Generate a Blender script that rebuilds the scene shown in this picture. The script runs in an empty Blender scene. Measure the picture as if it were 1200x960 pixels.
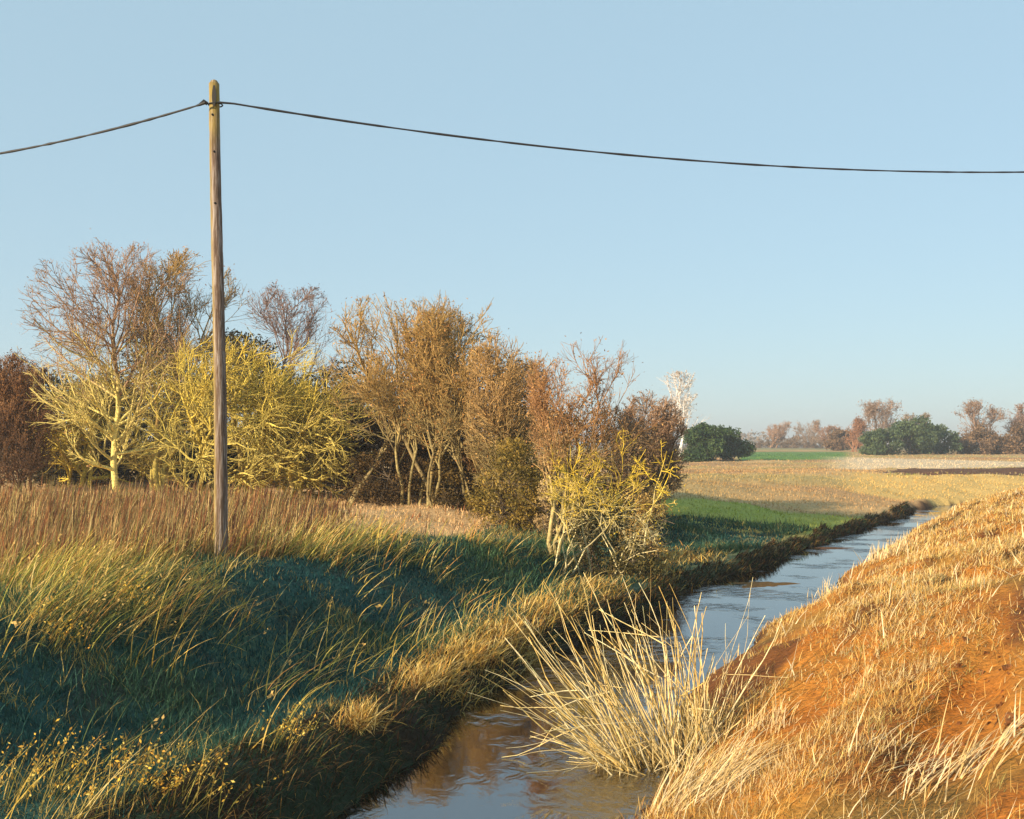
import bpy, math
import numpy as np

rng = np.random.default_rng(7)
scene = bpy.context.scene
COL = scene.collection

# ------------------------------------------------------------------ camera, sky, sun
EYE = 1.9
PITCH = math.radians(2.0)
F = 1290.0 / 1200.0
cam_d = bpy.data.cameras.new('camera')
cam_d.sensor_width = 36
cam_d.lens = 36 * F
cam_d.clip_start = 0.05
cam_d.clip_end = 6000
cam = bpy.data.objects.new('camera', cam_d)
COL.objects.link(cam)
cam.location = (0, 0, EYE)
cam.rotation_euler = (math.radians(90) + PITCH, 0, 0)
scene.camera = cam

SUN_EL = math.radians(17.0)
SUN_AZ = math.atan2(-0.74, -0.67)         # measured from +Y towards +X
sun_dir = (math.sin(SUN_AZ) * math.cos(SUN_EL), math.cos(SUN_AZ) * math.cos(SUN_EL), math.sin(SUN_EL))
world = bpy.data.worlds.new('World')
scene.world = world
world.use_nodes = True
wn, wl = world.node_tree.nodes, world.node_tree.links
wn.clear()
sky = wn.new('ShaderNodeTexSky')
sky.sky_type = 'NISHITA'
sky.sun_disc = False
sky.sun_elevation = SUN_EL
sky.sun_rotation = SUN_AZ
sky.altitude = 0
sky.air_density = 1.0
sky.dust_density = 0.2
sky.ozone_density = 2.0
bg = wn.new('ShaderNodeBackground')
bg.inputs['Strength'].default_value = 0.118
out = wn.new('ShaderNodeOutputWorld')
hz = wn.new('ShaderNodeMix'); hz.data_type = 'RGBA'      # thin even veil of pale air over the clear sky
hz.inputs['Factor'].default_value = .78
hz.inputs['B'].default_value = (2.25, 3.25, 3.80, 1)
wl.new(sky.outputs[0], hz.inputs['A'])
wl.new(hz.outputs['Result'], bg.inputs['Color'])
wl.new(bg.outputs[0], out.inputs['Surface'])

sd = bpy.data.lights.new('sun', 'SUN')
sd.energy = 5.0
sd.angle = math.radians(0.5)
sd.color = (1.0, 0.80, 0.55)
so = bpy.data.objects.new('sun', sd)
COL.objects.link(so)
from mathutils import Vector
so.rotation_euler = Vector(sun_dir).to_track_quat('Z', 'Y').to_euler()

scene.view_settings.view_transform = 'Standard'
scene.view_settings.look = 'None'
scene.view_settings.gamma = 1
scene.view_settings.exposure = 0.78
scene.cycles.max_bounces = 5
scene.cycles.transparent_max_bounces = 4
scene.cycles.use_denoising = True

# ------------------------------------------------------------------ helpers
def tag(o, label=None, cat=None, group=None, kind=None):
    if label: o['label'] = label
    if cat: o['category'] = cat
    if group: o['group'] = group
    if kind: o['kind'] = kind
    return o

def empty(name, loc, label, cat, group=None):
    o = bpy.data.objects.new(name, None)
    o.empty_display_size = 0.3
    COL.objects.link(o)
    o.location = loc
    return tag(o, label, cat, group)

class MB:
    """collects vertices, faces (3 or 4 corners) and one colour per vertex"""
    def __init__(s):
        s.v, s.q, s.t, s.c, s.n = [], [], [], [], 0
    def add(s, v, q=None, t=None, c=(0.5, 0.5, 0.5)):
        v = np.asarray(v, float).reshape(-1, 3)
        c = np.asarray(c, float)
        if c.ndim == 1: c = np.broadcast_to(c, (len(v), 3))
        s.v.append(v); s.c.append(c.reshape(-1, 3))
        if q is not None: s.q.append(np.asarray(q).reshape(-1, 4) + s.n)
        if t is not None: s.t.append(np.asarray(t).reshape(-1, 3) + s.n)
        s.n += len(v)
    def build(s, name, mat, parent=None, smooth=True, origin=None):
        v = np.concatenate(s.v); c = np.concatenate(s.c)
        off = np.zeros(3)
        if parent is not None: off = np.array(parent.location)
        elif origin is not None: off = np.array(origin, float)
        v = v - off
        q = np.concatenate(s.q) if s.q else np.zeros((0, 4), int)
        t = np.concatenate(s.t) if s.t else np.zeros((0, 3), int)
        me = bpy.data.meshes.new(name)
        me.vertices.add(len(v)); me.vertices.foreach_set('co', v.astype(np.float32).ravel())
        li = np.concatenate([q.ravel(), t.ravel()]).astype(np.int32)
        me.loops.add(len(li)); me.loops.foreach_set('vertex_index', li)
        nf = len(q) + len(t)
        me.polygons.add(nf)
        ls = np.concatenate([np.arange(len(q)) * 4, len(q) * 4 + np.arange(len(t)) * 3]).astype(np.int32)
        me.polygons.foreach_set('loop_start', ls)
        me.polygons.foreach_set('use_smooth', np.full(nf, smooth))
        a = me.color_attributes.new('Col', 'FLOAT_COLOR', 'POINT')
        cc = np.ones((len(v), 4), np.float32); cc[:, :3] = np.clip(c, 0, 1)
        a.data.foreach_set('color', cc.ravel())
        me.update(calc_edges=True)
        me.materials.append(mat)
        o = bpy.data.objects.new(name, me)
        COL.objects.link(o)
        if parent is not None: o.parent = parent
        elif origin is not None: o.location = tuple(off)
        return o

_grids = {}
def vnoise(x, y, s, seed=0):
    """smooth value noise in 0..1 with cell size s"""
    if seed not in _grids:
        _grids[seed] = np.random.default_rng(seed + 100).random((256, 256))
    g = _grids[seed]
    fx, fy = np.asarray(x) / s + 57.3, np.asarray(y) / s + 31.7
    ix, iy = np.floor(fx).astype(int), np.floor(fy).astype(int)
    u, v = fx - ix, fy - iy
    u, v = u * u * (3 - 2 * u), v * v * (3 - 2 * v)
    a, b = g[ix % 256, iy % 256], g[(ix + 1) % 256, iy % 256]
    c, d = g[ix % 256, (iy + 1) % 256], g[(ix + 1) % 256, (iy + 1) % 256]
    return (a * (1 - u) + b * u) * (1 - v) + (c * (1 - u) + d * u) * v

def sstep(a, b, x):
    t = np.clip((np.asarray(x, float) - a) / (b - a), 0, 1)
    return t * t * (3 - 2 * t)

def mix(a, b, f):
    f = np.asarray(f)[..., None]
    return np.asarray(a) * (1 - f) + np.asarray(b) * f

def unit(v):
    return v / np.maximum(np.linalg.norm(v, axis=-1, keepdims=True), 1e-9)

def wx(px, d):                       # how far right of the camera axis something stands
    return (px - 600) / 1290 * d

def wz(py, d):                       # height of something seen that high at that distance
    v = (480 - py) / 1290
    return EYE + d * (math.sin(PITCH) + v * math.cos(PITCH)) / (math.cos(PITCH) - v * math.sin(PITCH))

# ------------------------------------------------------------------ terrain
WATER = -1.4
LB = np.array([(-9, -40), (-6, -15), (-4.2, -1), (-3.3, 3), (-2.6, 7), (-1.85, 10), (-.55, 13.7), (.54, 17.4), (2.78, 22.4),
               (5.7, 28.4), (10.0, 37), (13.6, 43.9), (17, 50), (20.2, 56), (22.2, 60), (25, 63.5), (30, 66.5), (40, 69), (60, 70.5), (900, 76)])
RB = np.array([(-6, -40), (-3, -15), (-1.2, -1), (-.5, 3), (.6, 7), (1.32, 10), (1.8, 12), (2.6, 15.5), (4.2, 18.9), (6.2, 23),
               (12.8, 37), (16.1, 44), (19.3, 50), (22.2, 55.5), (24.6, 59.5), (28, 62.5), (34, 64.5), (60, 67), (900, 72)])

def wavy(P, seed):
    yy = np.concatenate([np.arange(-40, 5, 1.0), np.arange(5, 66, .45), [67, 69, 70.5, 72, 76]])
    yy = yy[yy <= P[-1, 1]]
    xx = np.interp(yy, P[:, 1], P[:, 0])
    w = (vnoise(yy, yy * 0, 2.6, seed) - .5) * .7 + (vnoise(yy, yy * 0, .9, seed + 1) - .5) * .35
    w = w * (1 - sstep(52, 60, yy))
    return np.stack([xx + w, yy], -1)
LB, RB = np.concatenate([wavy(LB, 81)[:-1], LB[-1:]]), np.concatenate([wavy(RB, 83)[:-1], RB[-1:]])

def seg_dist(x, y, P):
    best = np.full(np.shape(x), 1e9)
    y_lo, y_hi = float(np.min(y)) - 14, float(np.max(y)) + 14
    if y_lo > P[-1, 1]: y_lo = P[-2, 1]
    for (ax, ay), (bx, by) in zip(P[:-1], P[1:]):
        if ay > y_hi or by < y_lo: continue
        dx, dy = bx - ax, by - ay
        t = np.clip(((x - ax) * dx + (y - ay) * dy) / (dx * dx + dy * dy), 0, 1)
        best = np.minimum(best, np.hypot(x - ax - t * dx, y - ay - t * dy))
    return best

def side(x, y):
    """-1 left of the stream, 0 in it, 1 right of it"""
    xl = np.interp(y, LB[:, 1], LB[:, 0]); xr = np.interp(y, RB[:, 1], RB[:, 0])
    xl = np.where(y > 76, 1e6, xl); xr = np.where(y > 76, 1e6, xr)
    return np.where(x < xl, -1, np.where(x > xr, 1, 0))

def height(x, y, fine=True):
    x = np.asarray(x, float); y = np.asarray(y, float)
    wob = (vnoise(x, y, 1.3, 5) - .5) * .45 + (vnoise(x, y, .45, 6) - .5) * .22
    s = side(x, y)
    dl = seg_dist(x, y, LB); dr = seg_dist(x, y, RB)
    far = sstep(21, 30, y)
    dlw = np.maximum(dl + wob * np.exp(-dl), 0)
    near_p = .30 * sstep(0, .38, dlw) + .12 * np.exp(-((dlw - 1.0) / .45) ** 2) + .10 * sstep(.2, 2.0, dlw) + 1.0 * sstep(1.6, 4.4, dlw)
    far_p = (.22 + .22 * vnoise(x, y, 1.7, 9)) * sstep(0, .5, dlw) + .42 * sstep(.3, 5, dlw) + .74 * sstep(2.5, 13, dlw)
    zl = WATER + near_p * (1 - far) + far_p * far
    drw = np.maximum(dr + wob * .7 * np.exp(-dr), 0)
    zr = WATER + .12 * sstep(0, .25, drw) + 1.78 * (1 - np.exp(-(drw / 3.3) ** 1.15)) * 1.06
    zr = np.minimum(zr, .55 + .05 * np.tanh(drw / 20))
    zi = WATER - np.minimum(.45, np.minimum(dl, dr) * .7)
    z = np.where(s < 0, zl, np.where(s > 0, zr, zi))
    m = sstep(0, 1.2, np.minimum(dl, dr)) * (s != 0)
    z = z + m * ((vnoise(x, y, 4.0, 1) - .5) * .16 + (vnoise(x, y, 1.1, 2) - .5) * .10)
    z = z + m * (vnoise(x, y, .33, 3) - .5) * .05
    # small slumps and ledges that run along the right bank
    ru, rv = x * .88 - y * .47, x * .47 + y * .88
    led = vnoise(ru, rv * .28, .75, 8)
    z = z + (s > 0) * sstep(.4, 1.5, dr) * (1 - sstep(40, 60, y)) * (.16 * sstep(.42, .58, led) + .05 * (vnoise(ru, rv * .5, .22, 10) - .5))
    z = z + 1.7 * sstep(110, 300, y) + .5 * sstep(50, 110, y) * (1 - sstep(110, 160, y)) * (vnoise(x, y, 45, 7) - .35)
    # broad swells of the open fields
    z = z + sstep(60, 160, y) * ((vnoise(x, y, 70, 4) - .5) * .9 - .15) * (1 - sstep(400, 900, y))
    # cultivated ridge on the left with the hedgerow
    return z

def ground_colour(x, y):
    s = side(x, y); dl = seg_dist(x, y, LB); dr = seg_dist(x, y, RB)
    n1 = vnoise(x, y, 2.2, 11); n2 = vnoise(x, y, .5, 12); n3 = vnoise(x, y, 9, 13); n4 = vnoise(x, y, .17, 14)
    # right bank: ochre earth with straw
    rx = x * .88 - y * .47; ry = x * .47 + y * .88
    st = vnoise(rx, ry * .25, .35, 15)
    c = mix((.36, .110, .014), (.54, .23, .038), np.clip(.55 * st + .6 * n2 - .1, 0, 1))
    c = mix(c, (.15, .055, .018), sstep(.55, .8, vnoise(rx, ry * .22, .5, 16)) * .85)
    c = mix(c, (.20, .19, .05), sstep(.62, .8, vnoise(x, y, 1.7, 18)) * .35)
    c = mix(c, (.10, .16, .04), sstep(4.2, 6.5, dr) * sstep(33, 38, y) * (.35 + .65 * n2))
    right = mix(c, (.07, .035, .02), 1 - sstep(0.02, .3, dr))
    # left bank: deep green cover above a dark muddy foot
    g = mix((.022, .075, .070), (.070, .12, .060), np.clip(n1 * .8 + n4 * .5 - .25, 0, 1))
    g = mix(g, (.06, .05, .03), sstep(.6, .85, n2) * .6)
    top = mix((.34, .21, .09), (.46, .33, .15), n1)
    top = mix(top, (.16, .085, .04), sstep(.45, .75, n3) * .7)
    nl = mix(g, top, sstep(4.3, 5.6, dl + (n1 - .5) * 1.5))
    # far meadow
    fl = mix((.25, .26, .08), (.46, .34, .13), sstep(.25, .6, n1))
    fl = mix(fl, (.42, .28, .12), sstep(0.2, 1, 1 - sstep(1, 4, dl)) * n2)
    fl = mix(fl, (.075, .15, .085), .75 * (1 - sstep(.19, .26, x / np.maximum(y, 1))) * (1 - sstep(36, 39, y)))  # teal shade of the hedgerow trees, painted into the near meadow colour
    green = sstep(37, 40, y + n1 * 2) * (1 - sstep(47, 50, y + n1 * 3)) * sstep(3, 5, x)
    fl = mix(fl, (.36, .40, .07), green * .8)
    tan = sstep(48, 53, y + n1 * 4)
    tcol = mix((.54, .33, .14), (.62, .42, .20), n3)
    tcol = mix(tcol, (.38, .20, .10), sstep(.5, .8, vnoise(x * .4, y, 6, 17)) * .7)
    tcol = mix(tcol, (.40, .24, .11), sstep(.52, .72, vnoise(x * .07 + y * .02, y, 2.6, 19)) * .5)
    tcol = mix(tcol, (.36, .34, .12), sstep(.6, .8, vnoise(x * .05, y * .4, 4.5, 20)) * .5)
    fl = mix(fl, tcol, tan)
    f = sstep(21, 27, y + (n1 - .5) * 3)
    f2 = f * sstep(.05, .12, x / np.maximum(y, 1))
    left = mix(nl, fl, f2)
    left = mix(left, mix((.66, .46, .24), (.54, .34, .16), n3), sstep(4.2, 5.2, dl) * sstep(19, 22, y) * (1 - f2) * .9)
    wd = 1 + 2.2 * (1 - sstep(12, 20, y))
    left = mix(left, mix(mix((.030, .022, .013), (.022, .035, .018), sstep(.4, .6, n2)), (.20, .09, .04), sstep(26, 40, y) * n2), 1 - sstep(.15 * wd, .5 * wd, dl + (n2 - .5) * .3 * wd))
    # far parcels
    u = x / np.maximum(y, 1)
    gs = sstep(140, 150, y) * (1 - sstep(235, 250, y)) * sstep(.2, .21, u) * (1 - sstep(.30, .31, u))
    left = mix(left, (.13, .24, .06), gs)
    ps = sstep(96, 100, y - (u - .3) * 30) * (1 - sstep(160, 170, y + (u - .3) * 200)) * sstep(.27, .32, u)
    left = mix(left, (.66, .52, .34), ps)
    bs = sstep(61, 63, y) * (1 - sstep(77, 79, y)) * sstep(.25, .3, u)
    left = mix(left, (.66, .44, .15), bs * sstep(.28, .33, u))
    fr = sstep(240, 300, y)
    left = mix(left, mix((.30, .24, .13), (.20, .22, .10), n3), fr)
    mud = np.broadcast_to(np.array((.045, .03, .02)), left.shape)
    return np.where((s < 0)[..., None], left, np.where((s > 0)[..., None], right, mud))

def spaced(lo, hi, a, b, step, g):
    """positions: even steps in [lo, hi], growing steps out to a and b"""
    p = list(np.arange(lo, hi, step)); s = step
    while p[-1] < b: s = min(s * (1 + g), 40); p.append(p[-1] + s)
    s = step; q = []; x = lo
    while x > a: s = min(s * (1 + g), 60); x -= s; q.append(x)
    return np.array(q[::-1] + p)

gx = spaced(-13, 24, -1600, 2200, .13, .045)
gy = [-22.0]
while gy[-1] < 3200: gy.append(gy[-1] + max(.12, .0085 * gy[-1]) * (2.5 if gy[-1] < 3 else 1))
gy = np.array(gy)
X, Y = np.meshgrid(gx, gy)
Z = height(X, Y)
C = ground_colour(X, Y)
nx, ny = len(gx), len(gy)
ii = (np.arange(ny - 1)[:, None] * nx + np.arange(nx - 1)[None, :])
Q = np.stack([ii, ii + 1, ii + 1 + nx, ii + nx], -1)
cxm = (X[:-1, :-1] + X[1:, 1:]) / 2; cym = (Y[:-1, :-1] + Y[1:, 1:]) / 2
plough = (cym > 77.5) & (cym < 98 + 1.2 * np.sin(cxm * .2)) & (cxm > cym * .345 + 1.2 * np.sin(cym)) & (side(cxm, cym) < 0)

# ------------------------------------------------------------------ materials
def new_mat(name):
    m = bpy.data.materials.new(name)
    m.use_nodes = True
    nt = m.node_tree
    return m, nt, nt.nodes['Principled BSDF'], nt.nodes['Material Output']

def ground_mat(name, base=None, scale=9.0, bump=.6):
    m, nt, b, out = new_mat(name)
    N, Lk = nt.nodes, nt.links
    tc = N.new('ShaderNodeNewGeometry')
    if base is None:
        src = N.new('ShaderNodeVertexColor'); src.layer_name = 'Col'; csock = src.outputs['Color']
    else:
        src = N.new('ShaderNodeRGB'); src.outputs[0].default_value = (*base, 1); csock = src.outputs[0]
    n1 = N.new('ShaderNodeTexNoise'); n1.inputs['Scale'].default_value = scale; n1.inputs['Detail'].default_value = 8; n1.inputs['Roughness'].default_value = .7
    Lk.new(tc.outputs['Position'], n1.inputs['Vector'])
    r = N.new('ShaderNodeMapRange'); r.inputs['From Min'].default_value = .3; r.inputs['From Max'].default_value = .7
    r.inputs['To Min'].default_value = .55; r.inputs['To Max'].default_value = 1.35
    Lk.new(n1.outputs['Fac'], r.inputs['Value'])
    mu = N.new('ShaderNodeMix'); mu.data_type = 'RGBA'; mu.blend_type = 'MULTIPLY'; mu.inputs['Factor'].default_value = 1
    Lk.new(csock, mu.inputs['A']); Lk.new(r.outputs[0], mu.inputs['B'])
    Lk.new(mu.outputs['Result'], b.inputs['Base Color'])
    b.inputs['Roughness'].default_value = .95
    b.inputs['Specular IOR Level'].default_value = .15
    n2 = N.new('ShaderNodeTexNoise'); n2.inputs['Scale'].default_value = scale * 2.2; n2.inputs['Detail'].default_value = 6
    Lk.new(tc.outputs['Position'], n2.inputs['Vector'])
    bp = N.new('ShaderNodeBump'); bp.inputs['Strength'].default_value = bump; bp.inputs['Distance'].default_value = .06
    Lk.new(n2.outputs['Fac'], bp.inputs['Height']); Lk.new(bp.outputs[0], b.inputs['Normal'])
    return m

def plant_mat(name, trans=.3, rough=.75, var=.35):
    m, nt, b, out = new_mat(name)
    N, Lk = nt.nodes, nt.links
    vc = N.new('ShaderNodeVertexColor'); vc.layer_name = 'Col'
    geo = N.new('ShaderNodeNewGeometry')
    nz = N.new('ShaderNodeTexNoise'); nz.inputs['Scale'].default_value = 14; nz.inputs['Detail'].default_value = 3
    Lk.new(geo.outputs['Position'], nz.inputs['Vector'])
    r = N.new('ShaderNodeMapRange'); r.inputs['From Min'].default_value = .3; r.inputs['From Max'].default_value = .7
    r.inputs['To Min'].default_value = 1 - var; r.inputs['To Max'].default_value = 1 + var
    Lk.new(nz.outputs['Fac'], r.inputs['Value'])
    mu = N.new('ShaderNodeMix'); mu.data_type = 'RGBA'; mu.blend_type = 'MULTIPLY'; mu.inputs['Factor'].default_value = 1
    Lk.new(vc.outputs['Color'], mu.inputs['A']); Lk.new(r.outputs[0], mu.inputs['B'])
    Lk.new(mu.outputs['Result'], b.inputs['Base Color'])
    b.inputs['Roughness'].default_value = rough
    b.inputs['Specular IOR Level'].default_value = .2
    if trans > 0:
        tr = N.new('ShaderNodeBsdfTranslucent'); ms = N.new('ShaderNodeMixShader'); ms.inputs[0].default_value = trans
        Lk.new(mu.outputs['Result'], tr.inputs['Color'])
        Lk.new(b.outputs[0], ms.inputs[1]); Lk.new(tr.outputs[0], ms.inputs[2]); Lk.new(ms.outputs[0], out.inputs['Surface'])
    return m

M_ground = ground_mat('bank_and_field_soil')
M_plough = ground_mat('ploughed_soil', (.15, .075, .042), 1.5, .9)
M_grass = plant_mat('grass_blades', .3)
M_bark = plant_mat('bark', 0, .9, .45)
M_leaf = plant_mat('leaves', .25)

def water_mat():
    m, nt, b, out = new_mat('stream_water')
    N, Lk = nt.nodes, nt.links
    b.inputs['Base Color'].default_value = (.012, .007, .004, 1)
    b.inputs['Roughness'].default_value = .03
    b.inputs['IOR'].default_value = 2.1
    b.inputs['Specular IOR Level'].default_value = 1.0
    geo = N.new('ShaderNodeNewGeometry')
    mp = N.new('ShaderNodeMapping'); mp.inputs['Scale'].default_value = (1.0, .75, 1); mp.inputs['Rotation'].default_value = (0, 0, .3)
    Lk.new(geo.outputs['Position'], mp.inputs['Vector'])
    n1 = N.new('ShaderNodeTexNoise'); n1.inputs['Scale'].default_value = 4.5; n1.inputs['Detail'].default_value = 5; n1.inputs['Distortion'].default_value = .6
    Lk.new(mp.outputs[0], n1.inputs['Vector'])
    n2 = N.new('ShaderNodeTexNoise'); n2.inputs['Scale'].default_value = .6; n2.inputs['Detail'].default_value = 4
    Lk.new(geo.outputs['Position'], n2.inputs['Vector'])
    r = N.new('ShaderNodeMapRange'); r.inputs['From Min'].default_value = .50; r.inputs['From Max'].default_value = .60
    r.inputs['To Min'].default_value = .015; r.inputs['To Max'].default_value = .38
    Lk.new(n2.outputs['Fac'], r.inputs['Value'])
    bp = N.new('ShaderNodeBump'); bp.inputs['Distance'].default_value = .10
    Lk.new(r.outputs[0], bp.inputs['Strength'])
    Lk.new(n1.outputs['Fac'], bp.inputs['Height']); Lk.new(bp.outputs[0], b.inputs['Normal'])
    return m
M_water = water_mat()

# ------------------------------------------------------------------ ground and water
def sheet(name, mask, mat):
    q = Q[mask]
    used, inv = np.unique(q.ravel(), return_inverse=True)
    V = np.stack([X.ravel(), Y.ravel(), Z.ravel()], -1)[used]
    b = MB(); b.add(V, q=inv.reshape(-1, 4), c=C.reshape(-1, 3)[used])
    return tag(b.build(name, mat), kind='structure')
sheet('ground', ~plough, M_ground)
if True:
    # furrows: the field's own grid of ridges running away to the right
    Zp = Z + np.where((Y > 78) & (Y < 97), .05 * np.sin((Y - .12 * X) * 5.2), 0)
    Zs, Z = Z, Zp
    sheet('ploughed_field', plough, M_plough)
    Z = Zs

wy = np.concatenate([np.arange(-15, 60, .5), np.arange(60, 76, .25)])
mb = MB()
lx = np.interp(wy, LB[:, 1], LB[:, 0]) - .7; rx_ = np.interp(wy, RB[:, 1], RB[:, 0]) + .7
cols = 9
W = np.stack([np.stack([lx + (rx_ - lx) * k / (cols - 1), wy, np.full_like(wy, WATER)], -1) for k in range(cols)], 1)
wi = np.arange(len(wy) - 1)[:, None] * cols + np.arange(cols - 1)[None, :]
mb.add(W, q=np.stack([wi, wi + 1, wi + 1 + cols, wi + cols], -1), c=(.03, .02, .01))
tag(mb.build('water', M_water), kind='structure')

# ------------------------------------------------------------------ blades and tubes
def blades(mb, P, L, Wd, az, lean, bend, col, segs=3, tipcol=None, wind=0.0):
    n = len(P)
    L, Wd, az, lean, bend = [np.broadcast_to(np.asarray(a, float), (n,)) for a in (L, Wd, az, lean, bend)]
    h = np.stack([np.cos(az), np.sin(az), np.zeros(n)], -1)
    tw = rng.uniform(-1.0, 1.0, n)
    side_v = np.stack([-np.sin(az + tw), np.cos(az + tw), np.zeros(n)], -1)
    # turn broad side partly across the view so that blades do not vanish edge-on
    pts = [P]; p = P.copy()
    for k in range(segs):
        th = lean + bend * (k + .5) / segs
        d = h * np.sin(th)[:, None] + np.array([0, 0, 1.0]) * np.cos(th)[:, None]
        p = p + d * (L / segs)[:, None]
        pts.append(p)
    V = []; Cc = []
    tc = col if tipcol is None else tipcol
    for k in range(segs):
        w = (Wd * (1 - .75 * k / segs) * .5)[:, None]
        V += [pts[k] - side_v * w, pts[k] + side_v * w]
        f = k / segs
        cc = col * (1 - f) + tc * f
        Cc += [cc, cc]
    V.append(pts[segs]); Cc.append(tc)
    V = np.stack(V, 1); Cc = np.stack(Cc, 1)
    m = 2 * segs + 1
    base = np.arange(n)[:, None] * m
    q = [base + np.array([[2 * k, 2 * k + 1, 2 * k + 3, 2 * k + 2]]) for k in range(segs - 1)]
    t = base + np.array([[2 * segs - 2, 2 * segs - 1, 2 * segs]])
    mb.add(V.reshape(-1, 3), q=np.concatenate(q) if q else None, t=t, c=Cc.reshape(-1, 3))
    return pts

def tubes(mb, P, R, k, col):
    """P (n,N,3) chains, R (n,N) radii, col (n,N,3)"""
    n, N, _ = P.shape
    if n == 0: return
    T = np.empty_like(P)
    T[:, 1:-1] = P[:, 2:] - P[:, :-2]; T[:, 0] = P[:, 1] - P[:, 0]; T[:, -1] = P[:, -1] - P[:, -2]
    T = unit(T)
    ref = np.where(np.abs(T[:, :1, 2:3]) > .8, np.array([1.0, 0, 0]), np.array([0, 0, 1.0]))
    A = unit(np.cross(T, np.broadcast_to(ref, T.shape))); B = np.cross(T, A)
    ang = np.arange(k) / k * 2 * np.pi
    ring = A[:, :, None] * np.cos(ang)[None, None, :, None] + B[:, :, None] * np.sin(ang)[None, None, :, None]
    V = P[:, :, None] + ring * R[:, :, None, None]
    i = np.arange(n)[:, None, None] * (N * k) + np.arange(N - 1)[None, :, None] * k
    a = np.arange(k)[None, None, :]; b = (a + 1) % k
    q = np.stack([i + a, i + b, i + b + k, i + a + k], -1)
    cc = np.repeat(np.broadcast_to(col, (n, N, 3))[:, :, None], k, 2)
    mb.add(V.reshape(-1, 3), q=q.reshape(-1, 4), c=cc.reshape(-1, 3))

def grow(P, R, L, m, tmin, tmax, ang, ratio, up, wig, N2, rfac, rmin, env=None, angj=.25, bias=(0, 0, 0)):
    k, N, _ = P.shape
    idx = np.repeat(np.arange(k), m)
    n = len(idx)
    t = rng.uniform(tmin, tmax, n)
    f = t * (N - 1); i0 = np.minimum(f.astype(int), N - 2); u = (f - i0)[:, None]
    pos = P[idx, i0] * (1 - u) + P[idx, i0 + 1] * u
    d = unit(P[idx, i0 + 1] - P[idx, i0])
    r = R[idx, i0] * (1 - u[:, 0]) + R[idx, i0 + 1] * u[:, 0]
    rnd = rng.normal(size=(n, 3)); perp = unit(rnd - (rnd * d).sum(-1, keepdims=True) * d)
    a = np.abs(rng.normal(ang, angj, n))[:, None]
    d = unit(np.cos(a) * d + np.sin(a) * perp + np.array(bias))
    ln = L[idx] * ratio * rng.uniform(.6, 1.2, n) * (1.2 - .5 * t)
    if env is not None:
        for _ in range(3):
            e = env(pos + d * ln[:, None])
            ln = np.where(e > 1, ln * .72, ln)
        keep = (env(pos + d * ln[:, None] * .5) < 1.15)
        pos, d, ln, r, idx = pos[keep], d[keep], ln[keep], r[keep], idx[keep]; n = len(pos)
    pts = [pos]; p = pos
    for s in range(N2 - 1):
        d = unit(d + wig * rng.normal(size=(n, 3)) + np.array([0, 0, up]))
        p = p + d * (ln / (N2 - 1))[:, None]
        pts.append(p)
    P2 = np.stack(pts, 1)
    r0 = np.maximum(np.minimum(r * rfac, ln * .06), rmin)
    R2 = r0[:, None] * np.linspace(1, .35, N2)[None]
    R2 = np.maximum(R2, rmin * .6)
    return P2, R2, ln

def leaves(mb, P, size, col, jit=.1, per=1):
    """small bent leaf faces about the points P"""
    P = np.repeat(P, per, 0) + rng.normal(size=(len(P) * per, 3)) * jit
    n = len(P)
    a = unit(rng.normal(size=(n, 3))); b = unit(np.cross(a, rng.normal(size=(n, 3))))
    s = (size * rng.uniform(.5, 1.4, n))[:, None]
    V = np.stack([P - a * s, P + b * s * .45, P + a * s, P - b * s * .45], 1)
    i = np.arange(n)[:, None] * 4
    c = col(P) if callable(col) else col
    c = np.repeat((c * rng.uniform(.7, 1.3, (n, 1)))[:, None], 4, 1)
    mb.add(V.reshape(-1, 3), q=i + np.arange(4)[None], c=c.reshape(-1, 3))

def bezier_trunk(base, top, N, wig, lean=(0, 0)):
    t = np.linspace(0, 1, N)[:, None]
    p = base * (1 - t) + top * t + np.array([lean[0], lean[1], 0]) * np.sin(np.pi * t)
    w = rng.normal(size=(N, 3)) * wig; w[0] = 0; w[:, 2] *= .3
    return p + w

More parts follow.
